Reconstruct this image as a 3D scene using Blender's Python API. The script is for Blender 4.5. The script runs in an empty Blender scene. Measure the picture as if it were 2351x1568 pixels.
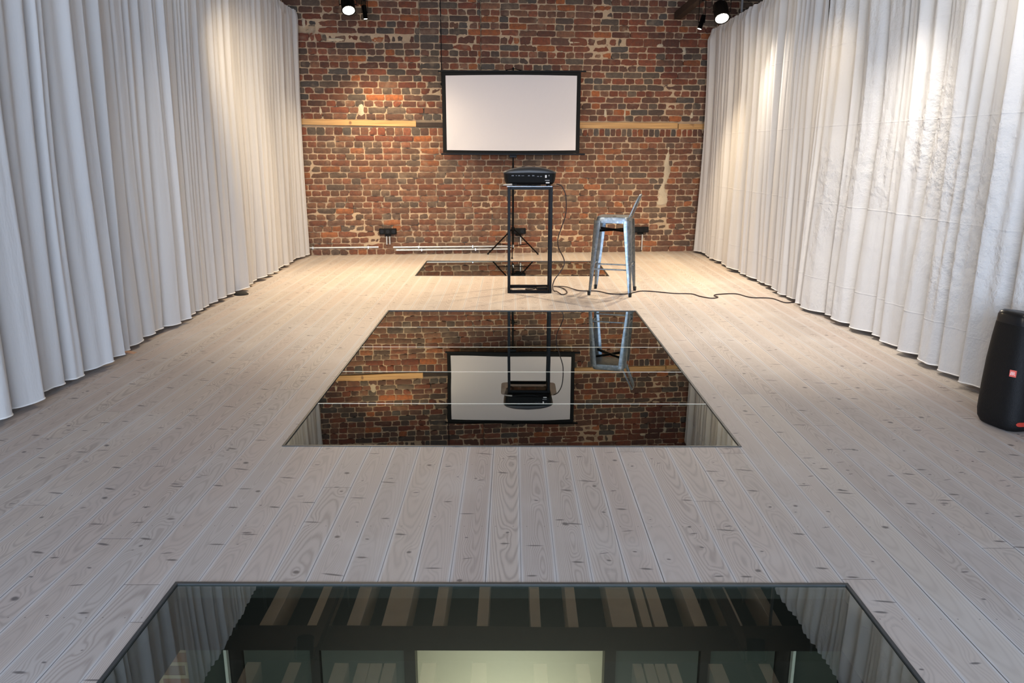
import bpy, bmesh, math, random
from mathutils import Vector, Matrix, noise
rnd = random.Random(7)
C = bpy.context.scene.collection
S = bpy.context.scene
PI = math.pi

# ---------------------------------------------------------------- camera
cam = bpy.data.cameras.new('camera'); camo = bpy.data.objects.new('camera', cam); C.objects.link(camo)
cam.sensor_width = 36; cam.lens = 1766/2351*36; cam.clip_start = 0.02; cam.clip_end = 200
camo.matrix_world = Matrix.Translation((0, 0, 1.4)) @ Matrix.Rotation(math.radians(90-13.898), 4, 'X') @ Matrix.Rotation(math.radians(0.1), 4, 'Z')
S.camera = camo
# ---------------------------------------------------------------- view, world
vs = S.view_settings
vs.view_transform = 'Standard'; vs.look = 'None'; vs.gamma = 1; vs.use_curve_mapping = False
vs.exposure = 0.12
S.cycles.max_bounces = 8; S.cycles.diffuse_bounces = 5; S.cycles.glossy_bounces = 4; S.cycles.transparent_max_bounces = 8
S.cycles.sample_clamp_indirect = 4
S.cycles.caustics_reflective = False; S.cycles.caustics_refractive = False
w = bpy.data.worlds.new('world'); S.world = w; w.use_nodes = True
bg = w.node_tree.nodes['Background']; bg.inputs[0].default_value = (0.55, 0.68, 1.0, 1); bg.inputs[1].default_value = 1.2

WARM = (1.0, 0.77, 0.50); NEUT = (1.0, 0.88, 0.74)
def area(name, loc, target, sx, sy, power, col):
    l = bpy.data.lights.new(name, 'AREA'); l.shape = 'RECTANGLE'; l.size = sx; l.size_y = sy; l.energy = power; l.color = col
    o = bpy.data.objects.new(name, l); C.objects.link(o); o.location = loc
    o.rotation_euler = (Vector(target)-Vector(loc)).to_track_quat('-Z', 'Y').to_euler(); return o
# daylight coming in through the window wall behind the camera
area('window_daylight', (0, -3.4, 1.75), (0, 6, 0.9), 5.0, 2.9, 560, (0.66, 0.79, 1.0))
area('window_daylight_side', (-2.2, -3.3, 1.6), (0.5, 4, 0.2), 1.4, 2.4, 30, (0.70, 0.83, 1.0))
# (every lamp's own light is made in spotlight() from this table:  rail x, y, z, aim, watts, cone, colour)
LX, RX = -1.9, 2.2
LAMPS = [
 # the two pairs in view
 (LX, 9.55, 3.04, (-1.3, 7.6, 0.0), 200, 100, WARM, 'round black spotlight shining at the viewer, hung at the left end of the brick wall', 'big'),
 (LX+.11, 10.0, 3.03, (-1.5, 9.85, 0.0), 75, 115, WARM, 'slim black downlight close to the bricks beside the left bright spotlight', 'slim'),
 (RX, 8.72, 2.83, (2.30, 6.7, 0.0), 85, 104, NEUT, 'round black spotlight shining at the viewer beside the top of the right curtain', 'big'),
 (RX-.03, 9.45, 2.84, (1.3, 9.2, 0.0), 145, 105, WARM, 'slim tilted black spotlight just behind the right bright spotlight', 'slim'),
 # the rest of the two rails, above the picture's edge
 (LX+.2, 8.3, 3.05, (-.9, 10.7, .6), 50, 85, WARM, 'black rail spotlight aimed at the left part of the brick wall', 'big'),
 (LX, 6.2, 3.05, (-2.55, 9.9, .9), 75, 62, WARM, 'black rail spotlight aimed along the far end of the left curtain', 'big'),
 (LX, 4.2, 3.05, (-.6, 7.6, 0.0), 85, 90, NEUT, 'black rail spotlight aimed at the boards round the tall table', 'big'),
 (LX, 2.0, 3.05, (2.7, 6.2, 1.0), 30, 90, NEUT, 'black rail spotlight above the left boards, aimed across at the right curtain', 'big'),
 (RX, 7.4, 2.95, (1.2, 11.0, .5), 62, 90, WARM, 'black rail spotlight aimed at the right part of the brick wall', 'big'),
 (RX, 6.05, 2.95, (2.4, 7.9, .6), 22, 80, WARM, 'black rail spotlight above the seam of the two right curtains', 'big'),
 (RX, 4.9, 2.95, (2.1, 6.3, 0.0), 85, 85, NEUT, 'black rail spotlight aimed down at the right floorboards', 'big'),
 (RX-.25, 3.6, 2.95, (2.8, 4.7, 1.7), 26, 95, NEUT, 'black rail spotlight above the black loudspeaker', 'big'),
]

# ---------------------------------------------------------------- helpers
def tag(o, label=None, cat=None, group=None, kind=None):
    if label: o['label'] = label
    if cat: o['category'] = cat
    if group: o['group'] = group
    if kind: o['kind'] = kind
    return o
def empty(name, loc=(0, 0, 0), rz=0.0):
    o = bpy.data.objects.new(name, None); C.objects.link(o); o.location = loc; o.rotation_euler = (0, 0, rz); o.empty_display_size = .1
    return o
class MB:
    def __init__(s): s.v = []; s.f = []; s.mi = []
    def add(s, vs, fs, m=0):
        b = len(s.v); s.v += [tuple(v) for v in vs]; s.f += [tuple(i+b for i in f) for f in fs]; s.mi += [m]*len(fs)
    def box(s, a, b, m=0, mat=None):
        x0, y0, z0 = a; x1, y1, z1 = b
        vs = [Vector(p) for p in ((x0,y0,z0),(x1,y0,z0),(x1,y1,z0),(x0,y1,z0),(x0,y0,z1),(x1,y0,z1),(x1,y1,z1),(x0,y1,z1))]
        if mat: vs = [mat @ v for v in vs]
        s.add(vs, [(3,2,1,0),(4,5,6,7),(0,1,5,4),(1,2,6,5),(2,3,7,6),(3,0,4,7)], m)
    def bar(s, p, q, wx, wy, m=0, up=(0, 0, 1)):
        p = Vector(p); q = Vector(q); d = (q-p).normalized(); u = Vector(up)
        if abs(d.dot(u)) > .95: u = Vector((0, 1, 0))
        a = d.cross(u).normalized(); b = a.cross(d).normalized()
        vs = [e+a*i*wx/2+b*j*wy/2 for e in (p, q) for i, j in ((-1,-1),(1,-1),(1,1),(-1,1))]
        s.add(vs, [(0,1,2,3),(7,6,5,4),(0,4,5,1),(1,5,6,2),(2,6,7,3),(3,7,4,0)], m)
    def tube(s, pts, r, n=10, m=0, caps=True):
        pts = [Vector(p) for p in pts]; k = len(pts); rr = r if isinstance(r, (list, tuple)) else [r]*k
        a = None; vs = []
        for i, p in enumerate(pts):
            t = (pts[min(i+1, k-1)]-pts[max(i-1, 0)]).normalized()
            if a is None:
                a = t.orthogonal().normalized()
            else:
                a = (a-t*a.dot(t)); a = a.normalized() if a.length > 1e-6 else t.orthogonal().normalized()
            b = t.cross(a)
            for j in range(n):
                an = 2*PI*j/n; vs.append(p+(a*math.cos(an)+b*math.sin(an))*rr[i])
        fs = [(i*n+j, i*n+(j+1) % n, (i+1)*n+(j+1) % n, (i+1)*n+j) for i in range(k-1) for j in range(n)]
        if caps: fs += [tuple(reversed(range(n))), tuple(range((k-1)*n, k*n))]
        s.add(vs, fs, m)
    def loft(s, rings, m=0, caps=True):
        n = len(rings[0]); vs = [v for r in rings for v in r]; k = len(rings)
        fs = [(i*n+j, i*n+(j+1) % n, (i+1)*n+(j+1) % n, (i+1)*n+j) for i in range(k-1) for j in range(n)]
        if caps: fs += [tuple(reversed(range(n))), tuple(range((k-1)*n, k*n))]
        s.add(vs, fs, m)
    def build(s, name, mat, parent=None, bevel=0, smooth=None, seg=2, loc=None, fix=True):
        me = bpy.data.meshes.new(name); me.from_pydata(s.v, [], s.f)
        mats = mat if isinstance(mat, (list, tuple)) else [mat]
        for mm in mats:
            if mm: me.materials.append(mm)
        for p, i in zip(me.polygons, s.mi): p.material_index = i
        if fix:
            bm = bmesh.new(); bm.from_mesh(me); bmesh.ops.recalc_face_normals(bm, faces=bm.faces); bm.to_mesh(me); bm.free()
        o = bpy.data.objects.new(name, me); C.objects.link(o)
        if parent: o.parent = parent
        if loc: o.location = loc
        if bevel:
            b = o.modifiers.new('bevel', 'BEVEL'); b.width = bevel; b.segments = seg; b.limit_method = 'ANGLE'; b.angle_limit = math.radians(40)
            smooth = 40 if smooth is None else smooth
        if smooth is not None:
            me.shade_smooth()
            me.set_sharp_from_angle(angle=math.radians(smooth))
        return o
def catmull(P, n=6):
    P = [Vector(p) for p in P]; out = []
    for i in range(len(P)-1):
        a, b, c, d = P[max(i-1, 0)], P[i], P[i+1], P[min(i+2, len(P)-1)]
        for k in range(n):
            t = k/n; out.append(.5*((2*b)+(c-a)*t+(2*a-5*b+4*c-d)*t*t+(3*b-a-3*c+d)*t**3))
    out.append(P[-1]); return out
def sellipse(cx, cy, z, a, b, e=3.0, n=40):
    r = []
    for i in range(n):
        t = 2*PI*i/n; c, s_ = math.cos(t), math.sin(t)
        r.append(Vector((cx+a*math.copysign(abs(c)**(2/e), c), cy+b*math.copysign(abs(s_)**(2/e), s_), z)))
    return r

# ---------------------------------------------------------------- materials
class NT:
    def __init__(s, name):
        s.m = bpy.data.materials.new(name); s.m.use_nodes = True; s.t = s.m.node_tree; s.t.nodes.clear()
        s.out = s.t.nodes.new('ShaderNodeOutputMaterial')
    def n(s, typ, ins=None, **props):
        nd = s.t.nodes.new(typ)
        for k, v in props.items(): setattr(nd, k, v)
        for k, v in (ins or {}).items(): s.set(nd.inputs[k], v)
        return nd
    def set(s, sock, v):
        if isinstance(v, bpy.types.NodeSocket): s.t.links.new(v, sock)
        elif isinstance(v, (tuple, list)) and len(v) == 3 and sock.type == 'RGBA': sock.default_value = (*v, 1)
        else: sock.default_value = v
    def m_(s, op, a, b=0.0, c=0.0, clamp=False):
        nd = s.n('ShaderNodeMath', {0: a, 1: b, 2: c}, operation=op, use_clamp=clamp); return nd.outputs[0]
    def mix(s, f, a, b, blend='MIX'):
        nd = s.n('ShaderNodeMix', data_type='RGBA', blend_type=blend)
        s.set(nd.inputs[0], f); s.set(nd.inputs[6], a); s.set(nd.inputs[7], b); return nd.outputs[2]
    def ramp(s, f, stops):
        nd = s.n('ShaderNodeValToRGB', {0: f}); e = nd.color_ramp.elements
        while len(e) < len(stops): e.new(.5)
        for q, (p, c) in zip(e, stops): q.position = p; q.color = (*c, 1) if len(c) == 3 else c
        return nd.outputs[0]
    def sstep(s, x, a, b):
        nd = s.n('ShaderNodeMapRange', {0: x, 1: a, 2: b, 3: 0.0, 4: 1.0}, interpolation_type='SMOOTHSTEP'); return nd.outputs[0]
    def noise(s, vec, scale, detail=2.0, rough=.5, dim='3D'):
        return s.n('ShaderNodeTexNoise', {'Vector': vec, 'Scale': scale, 'Detail': detail, 'Roughness': rough}, noise_dimensions=dim).outputs[0]
    def obj(s): return s.n('ShaderNodeTexCoord').outputs['Object']
    def xyz(s, v):
        nd = s.n('ShaderNodeSeparateXYZ', {0: v}); return nd.outputs
    def comb(s, x, y, z): return s.n('ShaderNodeCombineXYZ', {0: x, 1: y, 2: z}).outputs[0]
    def bump(s, h, dist, strength=1.0):
        return s.n('ShaderNodeBump', {'Height': h, 'Distance': dist, 'Strength': strength}).outputs[0]
    def bsdf(s, **k):
        nd = s.n('ShaderNodeBsdfPrincipled', {kk.replace('_', ' '): v for kk, v in k.items()}); return nd
    def done(s, sh): s.t.links.new(sh, s.out.inputs[0]); return s.m
def simple(name, col, rough=.5, metal=0.0, spec=.5, var=0.0, scale=30, bump=0.0):
    t = NT(name); b = t.bsdf(Base_Color=col, Roughness=rough, Metallic=metal)
    b.inputs['Specular IOR Level'].default_value = spec
    if var or bump:
        nz = t.noise(t.obj(), scale, 4.0, .6)
        if var: t.set(b.inputs['Base Color'], t.mix(nz, tuple(c*(1-var) for c in col), tuple(min(1, c*(1+var)) for c in col)))
        if bump: t.set(b.inputs['Normal'], t.bump(nz, bump))
    return t.done(b.outputs[0])
def emit(name, col, st):
    t = NT(name); e = t.n('ShaderNodeEmission', {0: col, 1: st}); return t.done(e.outputs[0])

M = {}
M['black'] = simple('black_metal', (.002, .002, .0023), .35, 0, .10, .3, 60)
M['satin_black'] = simple('satin_black_plastic', (.004, .0042, .005), .5, 0, .25, .2, 200, .0003)
M['matte_black'] = simple('matte_black', (.009, .010, .011), .8, 0, .15)
M['rubber'] = simple('black_rubber', (.012, .012, .012), .8, 0, .3)
M['steel'] = simple('brushed_steel', (.62, .62, .61), .3, 1, .5, .1, 80)
M['aluminium'] = simple('aluminium', (.70, .70, .68), .35, 1, .5, .05, 80)
M['conduit'] = simple('galvanised_conduit', (.62, .62, .60), .38, .75, .5, .15, 20)
M['ceiling'] = simple('dark_ceiling', (.020, .019, .018), .9, 0, .2, .4, 6)
M['joist'] = simple('pale_joist_paint', (.62, .54, .45), .8, 0, .2, .12, 8)
M['darkbeam'] = simple('dark_stained_beam', (.045, .032, .026), .75, 0, .3, .4, 9, .003)
M['plaster'] = simple('dark_side_plaster', (.30, .28, .27), .9, 0, .2, .2, 5)
M['well'] = simple('unlit_well_dark', (.012, .016, .019), .7, 0, .3, .3, 7)  # near-black colour stands in for the darkness of the unlit lower room
M['bluebeam'] = simple('blue_black_steel', (.0022, .0040, .0058), .45, 0, .5, .3, 5)
M['white'] = simple('white_plastic', (.75, .75, .73), .5)
M['grey'] = simple('grey_label', (.35, .35, .36), .6)
M['silverpaper'] = simple('pale_cable_tie', (.52, .50, .46), .5)
M['lampglow'] = emit('lit_lamp_lens', (1.0, .93, .78), 30.0)
M['lampglow_small'] = emit('lit_small_lens', (1.0, .94, .82), 8.0)
M['red'] = simple('speaker_red', (.42, .035, .02), .45)
M['redlogo'] = simple('badge_red', (.75, .13, .10), .5)
M['logowhite'] = simple('badge_lettering', (.9, .75, .72), .5)
M['cream'] = simple('lower_cream_wall', (.64, .61, .52), .9, 0, .2, .05, 2)
M['tealpane'] = simple('dark_teal_glazing', (.075, .085, .078), .3, 0, .5, .1, 2)
M['copper'] = simple('reddish_wood', (.50, .30, .20), .7)

def mat_galv():
    t = NT('galvanised_stool_metal'); o = t.obj()
    v = t.n('ShaderNodeTexVoronoi', {'Vector': o, 'Scale': 45.0}, feature='F1').outputs['Color']
    f = t.xyz(v)[0]
    c = t.mix(f, (.19, .23, .27), (.31, .35, .39))
    st = t.noise(o, 6.0, 3.0)
    c = t.mix(t.sstep(st, .5, .8), c, (.13, .20, .28))
    b = t.bsdf(Base_Color=c, Metallic=.95, Roughness=.38)
    t.set(b.inputs['Normal'], t.bump(t.noise(o, 14.0, 2.0), .004))
    return t.done(b.outputs[0])
M['galv'] = mat_galv()

def mat_glass():
    t = NT('walk_on_glass')
    fr = t.n('ShaderNodeFresnel', {'IOR': 1.52}).outputs[0]
    geo = t.n('ShaderNodeNewGeometry').outputs['Backfacing']
    # several surfaces of laminated glass: N R / (1 + (N-1) R)
    rm = t.m_('DIVIDE', t.m_('MULTIPLY', fr, 2.4), t.m_('ADD', 1.0, t.m_('MULTIPLY', fr, 1.4)))
    f = t.m_('MULTIPLY', rm, t.m_('SUBTRACT', 1.0, geo), clamp=True)
    o = t.obj()
    nb = t.bump(t.noise(o, 1.3, 1.0), .0012)
    g = t.n('ShaderNodeBsdfGlossy', {'Color': (.93, .97, .93), 'Roughness': 0.0, 'Normal': nb})
    tr = t.n('ShaderNodeBsdfTransparent', {'Color': (.68, .73, .69)})
    mx = t.n('ShaderNodeMixShader', {0: f, 1: tr.outputs[0], 2: g.outputs[0]})
    return t.done(mx.outputs[0])
M['glass'] = mat_glass()
def mat_acrylic():
    t = NT('smoked_acrylic')
    fr = t.n('ShaderNodeFresnel', {'IOR': 1.6}).outputs[0]
    geo = t.n('ShaderNodeNewGeometry').outputs['Backfacing']
    f = t.m_('MULTIPLY', fr, t.m_('SUBTRACT', 1.0, geo))
    g = t.n('ShaderNodeBsdfGlossy', {'Color': (1, 1, 1), 'Roughness': .05})
    tr = t.n('ShaderNodeBsdfTransparent', {'Color': (.62, .57, .52)})
    mx = t.n('ShaderNodeMixShader', {0: f, 1: tr.outputs[0], 2: g.outputs[0]})
    return t.done(mx.outputs[0])
M['acrylic'] = mat_acrylic()

def mat_floor():
    """whitewashed pine boards, 12 cm wide, running away from the camera: colour comes from board, grain and knots"""
    t = NT('whitewashed_pine_boards'); o = t.obj(); X, Y, Z = t.xyz(o)
    u = t.m_('DIVIDE', t.m_('SUBTRACT', X, .032), .12)
    bi = t.m_('FLOOR', u); fu = t.m_('SUBTRACT', u, bi)            # board index, 0..1 across
    def wn(a, b, k):
        return t.n('ShaderNodeTexWhiteNoise', {'Vector': t.comb(a, b, k)}, noise_dimensions='3D').outputs
    r0 = wn(bi, 0.0, 1.0)[0]
    vL = t.m_('DIVIDE', t.m_('ADD', Y, t.m_('MULTIPLY', r0, 4.1)), 4.1)
    si = t.m_('FLOOR', vL); fv = t.m_('SUBTRACT', vL, si)
    rc = wn(bi, si, 2.0)[1]; R1, R2, R3 = t.xyz(rc)
    # knots (whisker shaped marks lying across the boards)
    xl = t.m_('MULTIPLY', t.m_('SUBTRACT', fu, .5), .12)
    knots = None; bulge = None
    for (L, seed, keep, ax, ay) in ((.33, 5.0, .55, .020, .0055), (.55, 9.0, .62, .032, .0042), (.29, 14.0, .40, .007, .0040), (1.1, 21.0, .5, .011, .010)):
        ky = t.m_('DIVIDE', t.m_('ADD', Y, t.m_('MULTIPLY', R2, 7.0)), L); kj = t.m_('FLOOR', ky)
        rr = wn(bi, kj, seed)[1]; a, b, c = t.xyz(rr)
        kx = t.m_('MULTIPLY', t.m_('SUBTRACT', a, .5), .075)
        kyc = t.m_('ADD', t.m_('MULTIPLY', b, .6), .2)
        dx = t.m_('SUBTRACT', xl, kx)
        dy = t.m_('MULTIPLY', t.m_('SUBTRACT', t.m_('SUBTRACT', ky, kj), kyc), L)
        sl = t.m_('MULTIPLY', t.m_('SUBTRACT', c, .5), .5)
        dy2 = t.m_('ADD', dy, t.m_('MULTIPLY', dx, sl))
        sz = t.m_('ADD', .6, t.m_('MULTIPLY', c, .8))
        d = t.m_('SQRT', t.m_('ADD', t.m_('POWER', t.m_('DIVIDE', dx, t.m_('MULTIPLY', sz, ax)), 2.0), t.m_('POWER', t.m_('DIVIDE', dy2, t.m_('MULTIPLY', sz, ay)), 2.0)))
        on = t.m_('LESS_THAN', t.xyz(wn(bi, kj, seed+1))[0] if False else wn(bi, kj, seed+1)[0], keep)
        k = t.m_('MULTIPLY', t.m_('SUBTRACT', 1.0, t.sstep(d, .45, 1.25)), on)
        g = t.m_('MULTIPLY', t.m_('MULTIPLY', on, .012), t.m_('EXPONENT', t.m_('MULTIPLY', t.m_('ADD', t.m_('POWER', t.m_('DIVIDE', dx, .022), 2.0), t.m_('POWER', t.m_('DIVIDE', dy, .05), 2.0)), -1.0)))
        knots = k if knots is None else t.m_('MAXIMUM', knots, k)
        bulge = g if bulge is None else t.m_('ADD', bulge, g)
    # year rings -> cathedral grain
    seedv = t.m_('ADD', t.m_('MULTIPLY', bi, 3.7), t.m_('MULTIPLY', si, 11.3))
    n1 = t.noise(t.comb(seedv, t.m_('MULTIPLY', Y, .75), 0.0), 1.0, 2.0)
    n2 = t.noise(t.comb(t.m_('MULTIPLY', X, 22.0), t.m_('MULTIPLY', Y, 5.5), seedv), 1.0, 2.0)
    trend = t.m_('MULTIPLY', t.m_('ABSOLUTE', t.m_('SUBTRACT', fv, R3)), .17)
    v = t.m_('ADD', t.m_('ADD', trend, t.m_('MULTIPLY', n1, .022)), t.m_('ADD', bulge, t.m_('MULTIPLY', n2, .0045)))
    cxo = t.m_('MULTIPLY', t.m_('SUBTRACT', R1, .5), .05)
    uu = t.m_('SUBTRACT', xl, cxo)
    r = t.m_('SQRT', t.m_('ADD', t.m_('MULTIPLY', uu, uu), t.m_('MULTIPLY', v, v)))
    ring = t.m_('SINE', t.m_('MULTIPLY', r, 2*PI/.0052))
    ring = t.m_('POWER', t.m_('ADD', t.m_('MULTIPLY', ring, .5), .5), 2.2)
    fine = t.noise(t.comb(t.m_('MULTIPLY', X, 420.0), t.m_('MULTIPLY', Y, 7.0), seedv), 1.0, 3.0, .65)
    # heartwood versus sapwood
    heart = t.m_('SUBTRACT', 1.0, t.sstep(t.m_('ADD', t.m_('ABSOLUTE', uu), t.m_('MULTIPLY', t.m_('SUBTRACT', n1, .5), .06)), .028, .040))
    hue = t.ramp(R3, [(0, (.490, .425, .385)), (.3, (.450, .410, .385)), (.55, (.510, .450, .400)), (.8, (.460, .395, .360)), (1, (.530, .480, .430))])
    col = t.mix(t.m_('MULTIPLY', heart, t.m_('MULTIPLY', R2, .30)), hue, (.340, .290, .260))
    gr = t.m_('MULTIPLY', t.m_('ADD', .25, t.m_('MULTIPLY', R1, .55)), t.m_('MULTIPLY', ring, .80))
    col = t.mix(gr, col, (.285, .240, .215))
    col = t.mix(t.m_('MULTIPLY', t.sstep(fine, .45, .8), .22), col, (.62, .60, .58))
    col = t.mix(t.m_('MULTIPLY', t.sstep(t.noise(o, 2.2, 3.0), .5, .75), .25), col, (.60, .59, .58))
    # white oil left along the board edges
    ed = t.m_('ABSOLUTE', t.m_('SUBTRACT', fu, .5))
    edn = t.m_('ADD', ed, t.m_('MULTIPLY', t.m_('SUBTRACT', t.noise(t.comb(seedv, t.m_('MULTIPLY', Y, 3.0), 4.0), 1.0, 2.0), .5), .10))
    col = t.mix(t.m_('MULTIPLY', t.sstep(edn, .39, .49), .42), col, (.66, .70, .74))
    col = t.mix(t.m_('MULTIPLY', knots, .85), col, (.095, .085, .085))
    # gaps and butt joints, nail heads
    gap = t.sstep(ed, .484, .493)
    de = t.m_('MINIMUM', fv, t.m_('SUBTRACT', 1.0, fv))
    butt = t.m_('SUBTRACT', 1.0, t.sstep(de, .0002, .0006))
    gsel = t.m_('MULTIPLY', gap, t.m_('ADD', .45, t.m_('MULTIPLY', wn(t.m_('ROUND', u), 3.0, 7.0)[0], .55)))
    dark = t.m_('MAXIMUM', gsel, t.m_('MULTIPLY', butt, .55))
    ny = t.m_('MULTIPLY', t.m_('SUBTRACT', t.m_('FRACT', t.m_('DIVIDE', Y, .6)), .5), .6)
    nx = t.m_('SUBTRACT', t.m_('ABSOLUTE', xl), .034)
    nail = t.m_('SUBTRACT', 1.0, t.sstep(t.m_('SQRT', t.m_('ADD', t.m_('MULTIPLY', ny, ny), t.m_('MULTIPLY', nx, nx))), .0018, .0032))
    dark = t.m_('MAXIMUM', dark, t.m_('MULTIPLY', nail, .5))
    col = t.mix(dark, col, (.030, .027, .026))
    b = t.bsdf(Base_Color=col, Roughness=t.m_('ADD', .50, t.m_('MULTIPLY', fine, .15)))
    b.inputs['Specular IOR Level'].default_value = .38
    h = t.m_('SUBTRACT', t.m_('MULTIPLY', ring, .12), t.m_('MULTIPLY', dark, 1.0))
    t.set(b.inputs['Normal'], t.bump(h, .0012, .8))
    return t.done(b.outputs[0])
M['floor'] = mat_floor()

def mat_brick(attr=True):
    t = NT('old_brick_faces'); o = t.obj()
    c = t.n('ShaderNodeVertexColor', layer_name='tone').outputs[0]
    n1 = t.noise(o, 26.0, 5.0, .65); n2 = t.noise(o, 7.0, 3.0); n3 = t.noise(o, 90.0, 4.0, .7)
    c = t.mix(t.sstep(n1, .32, .72), t.mix(.5, c, (.06, .045, .04)), c)
    c = t.mix(t.m_('MULTIPLY', t.sstep(n2, .55, .75), .38), c, (.34, .25, .17))
    c = t.mix(t.m_('MULTIPLY', t.sstep(n3, .60, .74), .45), c, (.50, .38, .27))
    b = t.bsdf(Base_Color=c, Roughness=.82); b.inputs['Specular IOR Level'].default_value = .25
    t.set(b.inputs['Normal'], t.bump(t.m_('ADD', n1, t.m_('MULTIPLY', n3, .5)), .006))
    return t.done(b.outputs[0])
M['brick'] = mat_brick()
def mat_mortar(name, a, b_, c_):
    t = NT(name); o = t.obj()
    n1 = t.noise(o, 9.0, 4.0, .6); n2 = t.noise(o, 70.0, 4.0, .7); n3 = t.noise(o, 3.0, 2.0)
    c = t.mix(n1, a, b_); c = t.mix(t.sstep(n2, .56, .72), c, c_)
    c = t.mix(t.m_('MULTIPLY', t.sstep(n3, .55, .8), .5), c, (.19, .145, .10))
    b = t.bsdf(Base_Color=c, Roughness=.9); b.inputs['Specular IOR Level'].default_value = .15
    t.set(b.inputs['Normal'], t.bump(t.m_('ADD', n1, n2), .006))
    return t.done(b.outputs[0])
M['mortar'] = mat_mortar('sandy_lime_mortar', (.44, .32, .21), (.60, .46, .31), (.68, .54, .38))
M['patch'] = mat_mortar('pale_plaster_patch', (.52, .43, .30), (.66, .57, .42), (.40, .31, .20))
def mat_pine():
    t = NT('varnished_pine_beam'); o = t.obj(); X, Y, Z = t.xyz(o)
    n = t.noise(t.comb(t.m_('MULTIPLY', X, 2.0), Y, t.m_('MULTIPLY', Z, 60.0)), 1.0, 3.0)
    c = t.ramp(n, [(.3, (.40, .215, .075)), (.7, (.62, .38, .15))])
    c = t.mix(t.sstep(t.noise(o, 7.0, 1.0), .70, .78), c, (.22, .11, .04))
    b = t.bsdf(Base_Color=c, Roughness=.6); return t.done(b.outputs[0])
M['pine'] = mat_pine()
def mat_lowbrick():
    t = NT('lower_storey_brick'); X, Y, Z = t.xyz(t.obj())
    n = t.n('ShaderNodeTexBrick', {'Vector': t.comb(X, Z, 0.0), 'Color1': (.30, .15, .09), 'Color2': (.22, .15, .11), 'Mortar': (.5, .42, .3), 'Scale': 1.0, 'Mortar Size': .008, 'Brick Width': .2, 'Row Height': .055})
    b = t.bsdf(Base_Color=n.outputs[0], Roughness=.85); t.set(b.inputs['Normal'], t.bump(n.outputs[1], -.01)); return t.done(b.outputs[0])
M['lowbrick'] = mat_lowbrick()

def mat_curtain(name, col, wr, trans=.22):
    t = NT(name); o = t.obj(); X, Y, Z = t.xyz(o)
    wv = t.noise(t.comb(X, t.m_('MULTIPLY', Y, 900.0), t.m_('MULTIPLY', Z, 900.0)), 1.0, 1.0)
    c = t.mix(t.m_('MULTIPLY', wv, .12), col, tuple(k*.8 for k in col))
    cr = t.noise(t.comb(X, t.m_('MULTIPLY', Y, 9.0), t.m_('MULTIPLY', Z, 2.2)), 1.0, 4.0, .62)
    h = cr
    if wr:
        w1 = t.noise(t.comb(X, t.m_('MULTIPLY', Y, 11.0), t.m_('MULTIPLY', Z, 9.0)), 1.0, 5.0, .62)
        msk = t.m_('ADD', .25, t.m_('MULTIPLY', t.sstep(t.noise(o, 1.1, 1.0), .42, .65), .75))
        h = t.m_('ADD', t.m_('MULTIPLY', cr, .5), t.m_('MULTIPLY', t.m_('MULTIPLY', w1, msk), wr))
        crease = t.m_('SUBTRACT', 1.0, t.sstep(t.m_('ABSOLUTE', t.m_('SUBTRACT', t.m_('FRACT', t.m_('MULTIPLY', Z, 1.55)), .5)), .0, .012))
        h = t.m_('ADD', h, t.m_('MULTIPLY', crease, .10))
    nb = t.bump(h, .02, .85 if wr > 1 else .5)
    d = t.n('ShaderNodeBsdfDiffuse', {'Color': c, 'Roughness': .4, 'Normal': nb})
    tl = t.n('ShaderNodeBsdfTranslucent', {'Color': c, 'Normal': nb})
    mx = t.n('ShaderNodeMixShader', {0: trans, 1: d.outputs[0], 2: tl.outputs[0]})
    return t.done(mx.outputs[0])
M['voile'] = mat_curtain('white_voile', (.74, .735, .73), 0)
M['cotton'] = mat_curtain('white_creased_cotton', (.72, .715, .71), 2.0, .15)
M['cotton_smooth'] = mat_curtain('white_cotton', (.70, .69, .68), .4, .15)
M['hem'] = simple('white_hem', (.85, .85, .84), .8)
def mat_screen():
    t = NT('projection_fabric'); o = t.obj(); X, Y, Z = t.xyz(o)
    wr = t.noise(t.comb(t.m_('ADD', t.m_('MULTIPLY', X, 5.0), t.m_('MULTIPLY', Z, -3.0)), 0.0, t.m_('MULTIPLY', Z, 1.2)), 1.5, 3.0)
    b = t.bsdf(Base_Color=(.60, .595, .635), Roughness=.75); b.inputs['Specular IOR Level'].default_value = .2
    t.set(b.inputs['Normal'], t.bump(wr, .015, .35)); return t.done(b.outputs[0])
M['screen'] = mat_screen()
def mat_grille():
    t = NT('speaker_grille'); o = t.obj()
    v = t.n('ShaderNodeTexVoronoi', {'Vector': o, 'Scale': 260.0}, feature='F1').outputs['Distance']
    c = t.mix(t.sstep(v, .25, .6), (.0018, .002, .0025), (.005, .0052, .006))
    b = t.bsdf(Base_Color=c, Roughness=.6); b.inputs['Specular IOR Level'].default_value = .25; t.set(b.inputs['Normal'], t.bump(v, .001)); return t.done(b.outputs[0])
M['grille'] = mat_grille()

# ---------------------------------------------------------------- setting: floor with three glazed openings
GX = 1.123
OPEN = [(-1.0, 2.30), (3.52, 6.82), (8.80, 10.05)]
FX = 3.35; FY0, FY1 = -3.6, 11.6
fl = MB(); T = .045
def slab(x0, x1, y0, y1):
    fl.box((x0, y0, -T), (x1, y1, 0))
slab(-FX, -GX, FY0, FY1); slab(GX, FX, FY0, FY1)
ys = [FY0]+[v for o_ in OPEN for v in o_]+[FY1]
for a, b in zip(ys[::2], ys[1::2]): slab(-GX, GX, a, b)
floor = fl.build('floor', M['floor']); tag(floor, kind='structure')
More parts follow.
